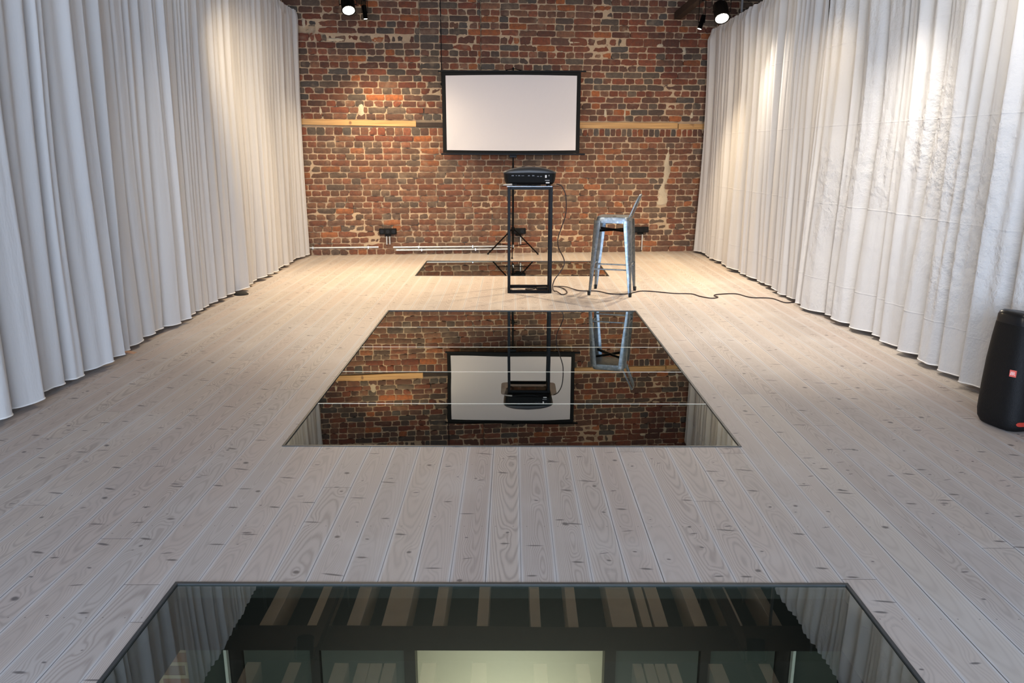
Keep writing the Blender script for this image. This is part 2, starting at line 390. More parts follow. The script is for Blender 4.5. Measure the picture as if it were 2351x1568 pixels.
# concrete deck under the boards + joist sides of each opening
dk = MB()
def deck(x0, x1, y0, y1): dk.box((x0, y0, -.273), (x1, y1, -T-.001))
deck(-FX, -GX-.02, FY0, FY1); deck(GX+.02, FX, FY0, FY1)
ys2 = [FY0]+[v for a, b in OPEN for v in (a-.02, b+.02)]+[FY1]
for a, b in zip(ys2[::2], ys2[1::2]): deck(-GX-.02, GX+.02, a, b)
tag(dk.build('floor_deck', M['bluebeam']), kind='structure')
# ---- lower storey
lw = MB()
lw.box((-FX-.1, FY0-.1, -3.4), (FX+.1, FY1+.4, -3.3)); tag(lw.build('floor_lower_room', M['well']), kind='structure')
lw = MB(); lw.box((-FX-.1, FY0, -3.3), (-FX, FY1+.3, -.274)); lw.box((FX, FY0, -3.3), (FX+.1, FY1+.3, -.274))
lw.box((-FX, FY1, -3.3), (FX, FY1+.1, -.274)); lw.box((-FX, FY0-.1, -3.3), (FX, FY0, -.274))
tag(lw.build('wall_lower_room', M['well']), kind='structure')

# ---- walk-on glazing
def glazing(name, y0, y1, n, label, ledge=False):
    r = empty(name, (0, (y0+y1)/2, 0)); cy = (y0+y1)/2
    tag(r, label, 'glass floor')
    fr = MB(); e = .012
    fr.box((-GX+.0005, y0-cy+.0005, -.05), (-GX+e, y1-cy-.0005, .003)); fr.box((GX-e, y0-cy+.0005, -.05), (GX-.0005, y1-cy-.0005, .003))
    fr.box((-GX+e, y0-cy+.0005, -.05), (GX-e, y0-cy+e, .003)); fr.box((-GX+e, y1-cy-e, -.05), (GX-e, y1-cy-.0005, .003))
    fr.build('frame', M['darksteel'], r)
    L = (y1-y0-2*e)/n
    for i in range(n):
        a = y0-cy+e+i*L+(.004 if i else 0); b = y0-cy+e+(i+1)*L-(.004 if i < n-1 else 0)
        g = MB(); g.box((-GX+e+.001, a, -.014), (GX-e-.001, b, -.002)); g.build('glass_pane', M['glass'], r)
        if i:
            j = MB(); j.box((-GX+e+.001, a-.0085, -.0045), (GX-e-.001, a+.0005-.001, -.0018)); j.build('joint_strip', M['silicone'], r)
    if ledge:
        for x0, x1 in ((-.98, -.42), (-.385, -.10), (-.05, .46), (.50, 1.07)):
            j = MB(); j.box((x0, y0-cy+.016, -.095), (x1, y0-cy+.035, -.078)); j.build('pale_packer', M['joist'], r)
    return r
M['darksteel'] = simple('dark_steel_trim', (.05, .055, .058), .5, .3, .5, .2, 20)
M['silicone'] = simple('grey_silicone', (.70, .70, .68), .5)
glazing('floor_window', OPEN[0][0], OPEN[0][1], 2, 'glass floor pane closest to the viewer, dark joists and frames mirrored in it')
glazing('floor_window', OPEN[1][0], OPEN[1][1], 5, 'large glass floor of five panes mirroring the projection screen, in front of the tall table', True)
glazing('floor_window', OPEN[2][0], OPEN[2][1], 1, 'smallest looking glass floor strip at the foot of the brick wall by the tripod')

# ---- glazed partition of the lower storey, right under the far edge of the near opening
pr = empty('lower_partition', (0, 2.42, -3.3)); tag(pr, 'dark framed glazed partition in the storey below, seen through the nearest glass floor', 'partition')
fm = MB()
for px0, px1 in ((538, 570), (725, 745), (935, 960), (1385, 1410), (1600, 1622), (1772, 1800)):
    x0, x1 = (px0-1176)*.00159, (px1-1176)*.00159
    fm.box((x0, -.03, 0), (x1, .03, 3.02))
fm.box((-1.25, -.03, 0), (1.25, .03, .06))
fm.build('mullions', M['bluebeam'], pr)
for px0, px1 in ((440, 538), (570, 725), (745, 935), (1410, 1600), (1622, 1772), (1800, 1920)):
    x0, x1 = (px0-1176)*.00159, (px1-1176)*.00159
    p = MB(); p.box((x0+.002, -.008, .062), (x1-.002, .008, 3.02)); p.build('glazing', M['tealpane'], pr)
for px in (541, 1803):
    x = (px-1176)*.00159; p = MB(); p.box((x-.005, -.055, 0.1), (x+.005, -.035, 3.02)); p.build('painted_lit_edge', M['white'], pr)  # lit edges of the frame drawn as white strips
cw = MB(); cw.box((-.9, 3.3, -3.3), (.9, 3.35, -.28)); tag(cw.build('wall_lower_cream', M['cream']), kind='structure')
area('lower_room_lamp', (0, 2.95, -1.5), (0, 3.3, -.7), .8, .8, 9, (1, .90, .72))
area('added_partition_fill', (0, .6, -2.6), (0, 2.4, -.5), 2.4, .3, 50, (1, .92, .8))  # added fill light that brightens the partition panes, edge strips and brick
q0 = MB(); q0.box((-2.2, 2.47, -3.3), (-1.178, 2.6, -.275)); lwb = q0.build('wall_lower_brick', M['lowbrick'])
tag(lwb, kind='structure')

# ---------------------------------------------------------------- brick end wall
WA = math.atan(.1016)
wall = empty('wall_back', (0, 10.86, 0), WA); tag(wall, kind='structure')   # local: +x along, -y to the room
def tone(u, z):
    q = rnd.random(); gz = noise.noise(Vector((u*.9, z*1.2, 3.1)))
    grey = .25+.24*gz+(.16 if (-1.25 < u < -.42 and z > 2.35) else 0)-(.05 if z < 1.6 else 0)
    if q < grey:
        c = rnd.choice([(.130, .102, .078), (.100, .088, .076), (.15, .11, .08), (.11, .078, .062)])
    elif q < grey+.30: c = rnd.choice([(.24, .075, .040), (.19, .060, .036), (.26, .092, .052)])
    elif q < grey+.52: c = rnd.choice([(.15, .062, .042), (.135, .070, .050), (.175, .088, .060)])
    elif q < grey+.585: c = rnd.choice([(.42, .135, .048), (.34, .11, .042)])
    else: c = rnd.choice([(.20, .090, .054), (.25, .118, .068), (.16, .078, .050)])
    k = rnd.uniform(.82, 1.15)
    if z < 1.5: c = tuple(a*.72+b*.28 for a, b in zip(c, (.25, .145, .085)))
    return tuple(x*k for x in c)
bv, bf, bc = [], [], []
def add_brick(u0, u1, z0, z1, depth=0.0, rot=0.0, poly=None, col=None, rag=1.0):
    cu, cz = (u0+u1)/2, (z0+z1)/2; hu, hz = (u1-u0)/2, (z1-z0)/2
    nx = 6 if hu > .07 else 4; nz = 3; base = len(bv)
    ex = rnd.uniform(.0, .010); sd = rnd.uniform(0, 99); tilt = rnd.uniform(-.03, .03)
    c = col or tone(cu, cz)
    chip = rnd.random() < .16*rag; cx_, cz_ = rnd.choice((-1, 1)), rnd.choice((-1, 1))
    tw = Matrix.Rotation(rot+rnd.gauss(0, .009), 2)
    for j in range(nz+1):
        for i in range(nx+1):
            p, q = -1+2*i/nx, -1+2*j/nz
            edge = max(abs(p), abs(q))
            # round the corners of the outline
            pu, qz = p*hu, q*hz
            if abs(p) == 1 and abs(q) == 1: pu -= p*.0045; qz -= q*.004
            w_ = .0036*rag
            pu += w_*noise.noise(Vector((u0*9+i*1.3, z0*9+j, sd)))*1.6; qz += w_*noise.noise(Vector((i*.9, j*1.1, sd+5)))*1.8
            if chip and p*cx_ > .3 and q*cz_ > .3: pu -= cx_*.02*rnd.random(); qz -= cz_*.014*rnd.random()
            y = -(.008+ex+depth) + (.0055 if edge == 1 else 0) + .003*noise.noise(Vector((pu*30, qz*30, sd))) + tilt*qz
            r = tw @ Vector((pu, qz))
            bv.append((cu+r.x, y, cz+r.y)); bc.append(c)
    for j in range(nz):
        for i in range(nx):
            a = base+j*(nx+1)+i; bf.append((a, a+1, a+nx+2, a+nx+1))
    # skirt going back into the mortar
    rim = [base+i for i in range(nx+1)]+[base+j*(nx+1)+nx for j in range(1, nz+1)]+[base+nz*(nx+1)+i for i in range(nx-1, -1, -1)]+[base+j*(nx+1) for j in range(nz-1, 0, -1)]
    k0 = len(bv)
    for idx in rim:
        v = bv[idx]; bv.append((cu+(v[0]-cu)*1.02, .022, cz+(v[2]-cz)*1.04)); bc.append(c)
    m = len(rim)
    for i in range(m): bf.append((rim[(i+1) % m], rim[i], k0+i, k0+(i+1) % m))
W0, W1, WH = -3.35, 3.35, 3.75
HOLES = [(-1.19, 1.90), (-.74, 2.02), (-2.62, 2.92), (-1.35, .42), (-2.2, .62)]
PIPES_Z = (.045, .125)
PATCHU = [(2.19, 1.46, .018), (2.185, 1.30, .026), (2.18, 1.16, .036), (2.185, 1.07, .050), (2.15, .98, .030), (2.125, .90, .034), (2.13, .83, .048), (2.15, .76, .066), (2.14, .69, .070), (2.13, .665, .055)]
def in_patch(u, z):
    for (a, za, ra), (b, zb, rb) in zip(PATCHU, PATCHU[1:]):
        if zb <= z <= za:
            t = (za-z)/(za-zb); return abs(u-(a+(b-a)*t)) < (ra+(rb-ra)*t)
    return False
rows = []
z = 0.0; k = 0
while z < 1.60-.01: rows.append((z, .08, 'S' if k % 2 else 'H')); z += .08; k += 1
rows.append((1.60, .105, 'V'))
z = 1.80
while z < WH:
    if abs(z-2.76) < .03: rows.append((z, .105, 'R')); z += .105
    else: rows.append((z, .081, 'S' if k % 2 else 'H')); z += .081
    k += 1
for (z, h, ty) in rows:
    u = W0+rnd.uniform(-.25, 0); top_zone = z > 2.35
    while u < W1:
        if ty == 'S': L = .25
        elif ty == 'H': L = .125
        elif ty == 'V': L = .078 if u > 0 else .115
        else:
            rub = -2.75 < u < -1.35 or -.38 < u < .25 or .9 < u < 1.5; L = rnd.uniform(.05, .17) if rub else .25
        if ty in 'SH' and rnd.random() < .07: L = .125 if ty == 'S' else .25
        if ty in 'SH' and rnd.random() < .04: L = .185
        L *= rnd.uniform(.96, 1.04)
        u1 = u+L; g = .0052*rnd.uniform(.7, 1.35)
        # straight joints at both sides of the walled-up flue
        if top_zone and u < -1.22 < u1: u1 = -1.22
        if top_zone and u < -.42 < u1: u1 = -.42
        wob = .004*noise.noise(Vector((u*1.1, z*3, 1.7)))+.010*noise.noise(Vector((u*.35, z*.7, 8)))
        zz0, zz1 = z+wob+.0052, z+h+wob-.0052
        cu, cz = (u+u1)/2, z+h/2
        skip = u1-u < .035
        if any(abs(cu-a) < .06 and abs(cz-b) < .045 for a, b in HOLES): skip = True
        if in_patch(cu, cz) or in_patch(u+.03, cz) or in_patch(u1-.03, cz):
            if u1-u > .15 or True:
                # keep only the piece of brick clear of the plaster
                ce = [c for c in PATCHU if abs(c[1]-cz) < .09]; cx_ = sum(c[0] for c in ce)/max(1, len(ce)); rr_ = max([c[2] for c in ce] or [.03])
                if cu < cx_ and cx_-rr_*.6-u > .05: u1b = cx_-rr_*.6; add_brick(u+g, u1b, zz0, zz1); skip = True
                elif cu > cx_ and u1-(cx_+rr_*.6) > .05: add_brick(cx_+rr_*.6, u1-g, zz0, zz1); skip = True
                else: skip = True
        if ty == 'R' and rub and rnd.random() < .10: skip = True
        if not skip:
            if ty == 'R' and rub:
                hh = rnd.uniform(.72, 1.0); add_brick(u+g, u1-g*1.4, zz0, zz0+(zz1-zz0)*hh, -.004, rnd.gauss(0, .16), rag=2.6)
            elif top_zone and z < 3.0 and rnd.random() < .06: add_brick(u+g, u1-g*2, zz0, zz1, -.003, rnd.gauss(0, .12), rag=2.5)
            else: add_brick(u+g, u1-g, zz0, zz1, 0 if ty != 'V' else .0, rag=1.0 if z > .75 else 1.5)
        u = u1
me = bpy.data.meshes.new('brick_faces'); me.from_pydata(bv, [], bf); me.materials.append(M['brick'])
ca = me.color_attributes.new('tone', 'FLOAT_COLOR', 'POINT')
ca.data.foreach_set('color', [x for c in bc for x in (*c, 1.0)])
me.shade_smooth(); me.set_sharp_from_angle(angle=math.radians(50))
o = bpy.data.objects.new('brick_faces', me); C.objects.link(o); o.parent = wall
# mortar bed: a lumpy sheet standing just behind the brick faces, smeared forward in places
mo = MB(); du = .022; nu = int((W1-W0)/du); nz_ = int(WH/du); vs_ = []
for j in range(nz_+1):
    for i in range(nu+1):
        u, z = W0+i*du, j*du
        b_ = noise.noise(Vector((u*2.1, z*2.1, 2)))
        y = -.001+.003*noise.noise(Vector((u*22, z*22, 0)))
        if b_ > .38: y -= min(.006, (b_-.38)*.05)
        if 2.74 < z < 2.88: y -= .005*max(0, noise.noise(Vector((u*5, z*5, 4)))+.35)
        if any(math.hypot(u-a, z-b) < .05 for a, b in HOLES): y += .06
        if z > 2.4 and (abs(u+1.22) < .018 or abs(u+.42) < .014) and noise.noise(Vector((z*2, u, 1))) > -.15: y += .045
        if noise.noise(Vector((u*13, z*17, 6))) > .37 and noise.noise(Vector((u*1.3, z*1.3, 9))) > -.1: y += .035
        if 1.705 < z < 1.80: y = .03
        vs_.append((u, y, z))
mo.add(vs_, [(j*(nu+1)+i, j*(nu+1)+i+1, (j+1)*(nu+1)+i+1, (j+1)*(nu+1)+i) for j in range(nz_) for i in range(nu)])
mo.build('mortar_bed', M['mortar'], wall, smooth=80, fix=False)
# plaster streak
ps = MB(); ring = []
L_, R_ = [], []
fine = []
for (a, za, ra), (b, zb, rb) in zip(PATCHU, PATCHU[1:]):
    for s_ in range(4):
        t_ = s_/4; fine.append((a+(b-a)*t_, za+(zb-za)*t_, ra+(rb-ra)*t_))
fine.append(PATCHU[-1])
pv = []
for (a, za, ra) in fine:
    jl, jr = rnd.uniform(.75, 1.3), rnd.uniform(.75, 1.3)
    for q in (-1, -.6, -.1, .35, .7, 1):
        off = ra*q*(jl if q < 0 else jr); pv.append((a+off, -.004-.010*(1-q*q)-.004*rnd.random(), za+rnd.uniform(-.003, .003)))
ps.add(pv, [(j*6+i, j*6+i+1, (j+1)*6+i+1, (j+1)*6+i) for j in range(len(fine)-1) for i in range(5)])
ps.build('plaster_patch', M['patch'], wall, smooth=60, fix=False)
for (u, z, rw, rh) in ((-2.02, 1.93, .05, .12), (1.28, 1.90, .022, .08), (1.55, 1.90, .018, .07), (-2.55, 1.9, .02, .07), (2.5, 1.88, .025, .05), (-2.3, 2.80, .13, .022), (.85, 2.81, .16, .02), (2.0, 2.79, .06, .03), (-2.7, 3.0, .03, .07), (2.35, 2.72, .03, .05)):
    q = MB(); n = 22; vs_ = [(u, -.016, z)]
    for i in range(n):
        a = 2*PI*i/n; rr = 1+.35*noise.noise(Vector((math.cos(a)*2, math.sin(a)*2, u*7)))
        vs_.append((u+rw*rr*math.cos(a)*.6, -.014, z+rh*rr*math.sin(a)*.6))
    for i in range(n):
        a = 2*PI*i/n; rr = 1+.45*noise.noise(Vector((math.cos(a)*3, math.sin(a)*3, u*7)))
        vs_.append((u+rw*rr*math.cos(a), .0, z+rh*rr*math.sin(a)))
    q.add(vs_, [(0, 1+(i+1) % n, 1+i) for i in range(n)]+[(1+i, 1+(i+1) % n, 1+n+(i+1) % n, 1+n+i) for i in range(n)])
    q.build('plaster_patch', M['patch'], wall, smooth=60)
# backing so nothing shows through the joints
bk = MB(); bk.box((W0, .10, -.36), (W1, .3, WH)); bk.build('wall_core', M['darkbeam'], wall)

# horizontal timber let into the bricks, in lengths
wm = Matrix.Translation((0, 10.86, 0)) @ Matrix.Rotation(WA, 4, 'Z')
def timber(u0, u1, z0, z1, mat, label, zl=0.0, proud=.012):
    q = MB(); q.add([(0, -proud, z0), (u1-u0, -proud, z0-zl), (u1-u0, .028, z0-zl), (0, .028, z0), (0, -proud, z1), (u1-u0, -proud, z1-zl), (u1-u0, .028, z1-zl), (0, .028, z1)],
                    [(3,2,1,0),(4,5,6,7),(0,1,5,4),(1,2,6,5),(2,3,7,6),(3,0,4,7)])
    o = q.build('wall_timber', mat, None, bevel=.003); o.matrix_world = wm @ Matrix.Translation((u0, 0, 0))
    tag(o, label, 'timber beam', 'timber lengths let into the brick wall'); return o
timber(W0, -1.30, 1.745, 1.820, M['pine'], 'long pale pine timber set in the bricks between left curtain and screen', .03)
timber(-1.298, -.60, 1.712, 1.772, M['darkbeam'], 'short dark timber set in the bricks at the left edge of the screen')
timber(-.598, 2.305, 1.708, 1.785, M['pine'], 'long pale pine timber set in the bricks right of the screen', .0)
timber(2.318, W1, 1.700, 1.772, M['pine'], 'short pale pine timber end beside the right curtain')

# conduits and socket boxes on the wall
def wmesh(q, name, mat, label=None, cat=None, group=None, parent=None, **k):
    o = q.build(name, mat, parent, **k)
    if not parent: o.matrix_world = wm
    if label: tag(o, label, cat, group)
    return o
def conduit(u0, u1, z, label):
    q = MB(); q.tube([(u0, -.035, z), (u1, -.035, z)], .0125, 12)
    uu = u0+.35
    while uu < u1-.1: q.box((uu-.008, -.049, z-.017), (uu+.008, -.004, z+.017)); uu += .75
    wmesh(q, 'wall_conduit', M['conduit'], label, 'pipe', 'metal conduits along the foot of the brick wall', smooth=40)
conduit(-3.1, -1.86, .108, 'pale metal conduit low on the bricks beside the left curtain')
conduit(-1.66, .0, .104, 'upper of two pale metal conduits low on the bricks behind the tripod')
conduit(-1.62, -.02, .064, 'lower of two pale metal conduits low on the bricks behind the tripod')
def sockets(u, z, wd, hd, pipes, label, zb):
    r = empty('socket_box'); r.matrix_world = wm @ Matrix.Translation((u, 0, z)); tag(r, label, 'wall socket', 'black socket boxes on the brick wall')
    q = MB(); q.box((-wd/2, -.075, -hd/2), (wd/2, -.012, hd/2)); q.build('casing', M['matte_black'], r, bevel=.006)
    n = max(2, round(wd/.08))
    for i in range(n):
        x = -wd/2+wd*(i+.5)/n; q = MB()
        q.tube([(x, -.0755, 0), (x, -.0785, 0)], .026, 20); q.tube([(x, -.0785, 0), (x, -.0787, 0)], .019, 20)
        q.build('socket_face', M['satin_black'], r, smooth=40)
    q = MB(); q.box((-.04, -.06, -hd/2-.028), (.04, -.02, -hd/2)); q.build('junction', M['matte_black'], r, bevel=.004)
    for px in pipes:
        q = MB(); q.tube([(px, -.04, -hd/2-.028), (px, -.04, zb-z)], .011, 10); q.build('riser_pipe', M['conduit'], r, smooth=40)
    return r
sockets(-1.725, .325, .235, .078, (-.02, .022), 'black socket box on the bricks nearest the left curtain', .145)
sockets(.085, .315, .20, .078, (.03,), 'black socket box on the bricks behind the tripod legs', .13)
sockets(1.83, .320, .225, .078, (.03,), 'black socket box on the bricks behind the bar stool', .03)
q = MB(); q.tube([(-.965+.02, -.03, 2.27), (-.965+.02, -.03, 2.40)], .008, 8); q.tube([(-.945, -.035, 2.26), (-.945, -.05, 2.26)], .02, 12)
q.tube([(-.945, -.012, 2.40), (-.945, -.012, 3.6)], .006, 6)
wmesh(q, 'wall_cable', M['matte_black'], 'thin dark cable hanging down the bricks above the left corner of the screen', 'cable', smooth=40)

# ---------------------------------------------------------------- side walls, rear wall with windows, ceiling
q = MB(); q.box((-3.5, FY0-.4, -.36), (-FX, 11.9, 3.9)); tag(q.build('wall_left', M['plaster']), kind='structure')
q = MB(); q.box((FX, FY0-.4, -.36), (3.5, 11.9, 3.9)); tag(q.build('wall_right', M['plaster']), kind='structure')
q = MB()
q.box((-FX, -3.75, -.36), (FX, FY0, .25)); q.box((-FX, -3.75, 3.3), (FX, FY0, 3.9))
for x0, x1 in ((-FX, -2.6), (-.95, -.75), (.75, .95), (2.6, FX)): q.box((x0, -3.75, .25), (x1, FY0, 3.3))
tag(q.build('wall_rear', M['plaster']), kind='structure')
for i, (x0, x1) in enumerate(((-2.6, -.95), (-.75, .75), (.95, 2.6))):
    q = MB()
    q.box((x0, -3.70, .25), (x0+.06, -3.63, 3.3)); q.box((x1-.06, -3.70, .25), (x1, -3.63, 3.3)); q.box((x0, -3.70, .25), (x1, -3.63, .31)); q.box((x0, -3.70, 3.24), (x1, -3.63, 3.3)); q.box(((x0+x1)/2-.025, -3.7, .31), ((x0+x1)/2+.025, -3.63, 3.24))
    tag(q.build('window_%d' % (i+1), M['darksteel']), kind='structure')
q = MB(); q.box((-3.5, FY0-.4, 3.78), (3.5, 11.9, 3.9)); tag(q.build('ceiling', M['ceiling']), kind='structure')
# cross beams and pale joists
for i, (y0, y1) in enumerate(((6.55, 7.13), (.6, .9))):
    q = MB(); q.box((-FX, y0, 3.44), (FX, y1, 3.779)); tag(q.build('trim_%d' % (i+1), M['darkbeam'], bevel=.01), kind='structure')
def jx(p): return (p-1176)*.004579
n = 3
for p, wd in ((610, .14), (721, .14), (812, .14), (904, .26), (1005, .12), (1109, .12), (1233, .11), (1320, .11), (1438, .26), (1490, .10), (1522, .14), (1612, .14), (1697, .11), (1789, .10)):
    x = jx(p); q = MB(); q.box((x-wd/2, 7.131, 3.455), (x+wd/2, 10.5, 3.779)); tag(q.build('trim_%d' % n, M['joist'], bevel=.006), kind='structure'); n += 1
for p, wd in ((590, .14), (685, .12), (790, .14), (840, .12), (868, .12), (899, .12), (989, .14), (1102, .14), (1241, .13), (1338, .13), (1462, .09), (1488, .10), (1513, .10), (1541, .10), (1640, .14), (1748, .14)):
    x = (p-1176)*.0043; q = MB(); q.box((x-wd/2, .901, 3.455), (x+wd/2, 6.549, 3.779)); tag(q.build('trim_%d' % n, M['joist'], bevel=.006), kind='structure'); n += 1

# lighting rails
def rail(x, z, label, y1):
    r = empty('lighting_rail', (x, 4.0, z)); tag(r, label, 'light rail', 'lighting rails under the ceiling')
    q = MB(); q.box((-.045, -6.5, 0), (.045, y1-4, .09)); q.build('rail_beam', M['darkbeam'], r, bevel=.004)
    for yy in (-5, -2, 1, 4, 6):
        if yy+4 > y1: continue
        q = MB(); q.tube([(0, yy, .09), (0, yy, 3.779-z)], .008, 8); q.build('hanger', M['steel'], r)
rail(LX, 3.20, 'dark lighting rail high along the left curtain', 10.5)
rail(RX, 3.11, 'dark timber lighting rail running to the bricks beside the right curtain', 11.0)
for i, (x, y, z, aim, watt, cone, col, label, kind) in enumerate(LAMPS):
    r = empty('track_spotlight', (x, y, z)); tag(r, label, 'spotlight', 'spotlights on the ceiling rails')
    d = (Vector(aim)-Vector((x, y, z))).normalized()
    rot = d.to_track_quat('-Z', 'Y').to_matrix().to_4x4()
    R, H = (.078, .15) if kind == 'big' else (.027, .13)  # big kind oversized so its glowing lens stands in for the glare
    def rg(rad, zz, n_=28): return [rot @ Vector((rad*math.cos(2*PI*k/n_), rad*math.sin(2*PI*k/n_), zz)) for k in range(n_)]
    q = MB(); q.loft([rg(R*.8, H*.62), rg(R*.95, H*.6), rg(R, H*.5), rg(R, -H*.5), rg(R*1.06, -H*.52), rg(R*1.06, -H*.6), rg(R*.88, -H*.6), rg(R*.84, -H*.42)], caps=True)
    q.build('housing', M['black'], r, smooth=40)
    q = MB(); q.loft([rg(R*.86, -H*.57), rg(R*.86, -H*.58)]); q.build('lamp_lens', M['lampglow'] if kind == 'big' else M['lampglow_small'], r)
    rz = (3.20 if x < 0 else 3.11)-z
    q = MB(); s_ = R*1.25
    q.box((-s_-.004, -.012, -.01), (-s_, .012, rz-.04)); q.box((s_, -.012, -.01), (s_+.004, .012, rz-.04)); q.box((-s_-.004, -.012, rz-.044), (s_+.004, .012, rz-.04)); q.tube([(0, 0, rz-.042), (0, 0, rz+.002)], .012, 10)
    q.tube([(-s_, 0, 0), (s_, 0, 0)], .006, 8)
    q.build('bracket', M['black'], r)
    l = bpy.data.lights.new('spot', 'SPOT'); l.energy = watt*3.0; l.color = col; l.spot_size = math.radians(cone); l.spot_blend = .9; l.shadow_soft_size = .06
    lo = bpy.data.objects.new('spotlight_beam', l); C.objects.link(lo); lo.parent = r
    lo.location = d*(H*.66); lo.rotation_euler = d.to_track_quat('-Z', 'Y').to_euler()

# ---------------------------------------------------------------- curtains
def curtain(name, side, ya, yb, xa, xb, ztop, seed, mat, label, pitch=.25, amp=.075, lean=0.0):
    """pleated sheet hung from ztop; folds are tight at the heading, join and deepen towards the hem"""
    rg_ = random.Random(seed)
    r = empty(name, ((xa+xb)/2*side, (ya+yb)/2, 0)); tag(r, label, 'curtain', 'floor-length white curtains on both sides of the room')
    ox, oy = (xa+xb)/2*side, (ya+yb)/2
    # fold list: centre, width, strength
    folds = []; s = ya
    while s < yb:
        wd = pitch*rg_.uniform(.6, 1.45); folds.append((s, wd, rg_.uniform(.55, 1.25), rg_.uniform(-1, 1))); s += wd
    import bisect
    st = [f[0] for f in folds]
    def prof(y, zt):
        # zt: 0 hem .. 1 top ; drift bends the folds slightly
        y2 = y+.05*noise.noise(Vector((y*.5, zt*1.3, seed)))+.03*noise.noise(Vector((y*2.2, zt*2.2, seed+3)))
        i = max(0, min(len(folds)-1, bisect.bisect_right(st, y2)-1)); f = folds[i]
        p = (y2-f[0])/f[1]; p = min(max(p, 0), 1)
        # broad rounded pleat with one crisp valley, skewed
        sk = .66+.14*f[3]; pp = p/sk*.5 if p < sk else .5+(p-sk)/(1-sk)*.5
        big = (math.sin(PI*pp))**.75*f[2]
        sub = .5-.5*math.cos(2*PI*p*2)
        sub3 = .5-.5*math.cos(2*PI*p*3+f[3])
        A = amp*1.35*(1-.50*zt)
        x = A*big*(1-.35*zt)+(.016+.030*zt)*sub*abs(f[3])+.012*(.4+zt)*sub3*abs(f[2]-.55)
        x += .020*(1-abs(noise.noise(Vector((y2*5.5, zt*.8, seed+11))))*3.2)*(.35+.65*zt)
        x += .035*noise.noise(Vector((y*.8, zt*.6, seed+7)))*(1-zt*.6)
        return x
    dy = .009; ny = int((yb-ya)/dy); zs = [0, .012, .03]+[ztop*(k/34) for k in range(1, 33)]+[ztop-.13, ztop-.10, ztop-.06, ztop]
    zs = sorted(set(round(v, 4) for v in zs)); hemz = .038
    vs_ = []
    for i in range(ny+1):
        y = ya+(yb-ya)*i/ny; t = i/ny; bx = xa+(xb-xa)*t
        hz = hemz+.012*noise.noise(Vector((y*1.7, 1, seed)))+.006*math.sin(y*9)
        for zz in zs:
            zt = zz/ztop; z = hz+(ztop-hz)*zt
            x = prof(y, zt)
            if zz > ztop-.12:      # pinched heading tape
                kk = (zz-(ztop-.12))/.12; x = x*(1-.6*kk)+.014*math.sin(y*2*PI/.072)*min(1, kk*2)
            X = (bx-x-(.11 if side < 0 else .04)*zt)*side
            flare = .02*(1-zt)**2
            yo = .022*(1-zt)*math.sin(2*PI*(y/pitch)*.37+seed)
            vs_.append((X-side*flare-ox, y+yo-oy+lean*(1-zt), z))
    m = len(zs)
    q = MB(); q.add(vs_, [(i*m+j, (i+1)*m+j, (i+1)*m+j+1, i*m+j+1) for i in range(ny) for j in range(m-1)])
    q.build('fabric', mat, r, smooth=75, fix=False)
    hp = [vs_[i*m] for i in range(0, ny+1)]
    q = MB(); q.tube([(a, b, c-.001) for a, b, c in hp], .0042, 6); q.build('hem', M['hem'], r, smooth=60)
    q = MB(); q.box((-.02, ya-oy, ztop+.002), (.02, yb-oy, ztop+.03)); tr = q.build('curtain_track', M['darksteel'], r)
    for k in range(int((yb-ya)/.9)+1):
        yy = ya-oy+.1+k*.9
        q = MB(); q.box((-.012, yy-.012, ztop+.03), (.012, yy+.012, 3.779)); q.build('track_hanger', M['steel'], r)
    return r
curtain('curtain', -1, 5.15, 10.50, 2.83, 2.90, 3.13, 11, M['voile'], 'far half of the left sheer white curtain, reaching the brick wall', .22, .070)
curtain('curtain', -1, -.6, 5.12, 2.80, 2.80, 3.13, 23, M['voile'], 'near half of the left sheer white curtain, bluish and closest to the viewer', .235, .080)
curtain('curtain', 1, 7.075, 10.93, 2.76, 2.71, 2.97, 31, M['cotton_smooth'], 'far section of the right white curtain, finely pleated beside the brick wall', .21, .055)
curtain('curtain', 1, -.6, 7.03, 3.17, 2.79, 2.99, 47, M['cotton'], 'near section of the right white curtain, creased, hanging behind the loudspeaker', .26, .085)

# small things peeping out from under the left curtain
q = MB(); q.loft([[Vector((.07*math.cos(a)*k, .07*math.sin(a)*k, zz)) for a in [2*PI*i/24 for i in range(24)]] for k, zz in ((1, 0), (1, .006), (.8, .018), (.25, .026))])
o = q.build('floor_foot', M['rubber'], smooth=40); o.location = (-2.715, 7.60, 0); tag(o, 'low black domed foot peeping out under the left curtain hem', 'foot')
q = MB(); q.add([(0, 0, 0), (.12, 0, 0), (.12, .05, 0), (0, .05, 0), (0, 0, .024), (0, .05, .024)], [(3,2,1,0), (0,1,4), (2,3,5), (1,2,5,4), (3,0,4,5)])
o = q.build('door_wedge', M['copper']); o.location = (-2.80, 5.27, 0.0); tag(o, 'small reddish wooden wedge peeping out under the left curtain hem', 'wedge')

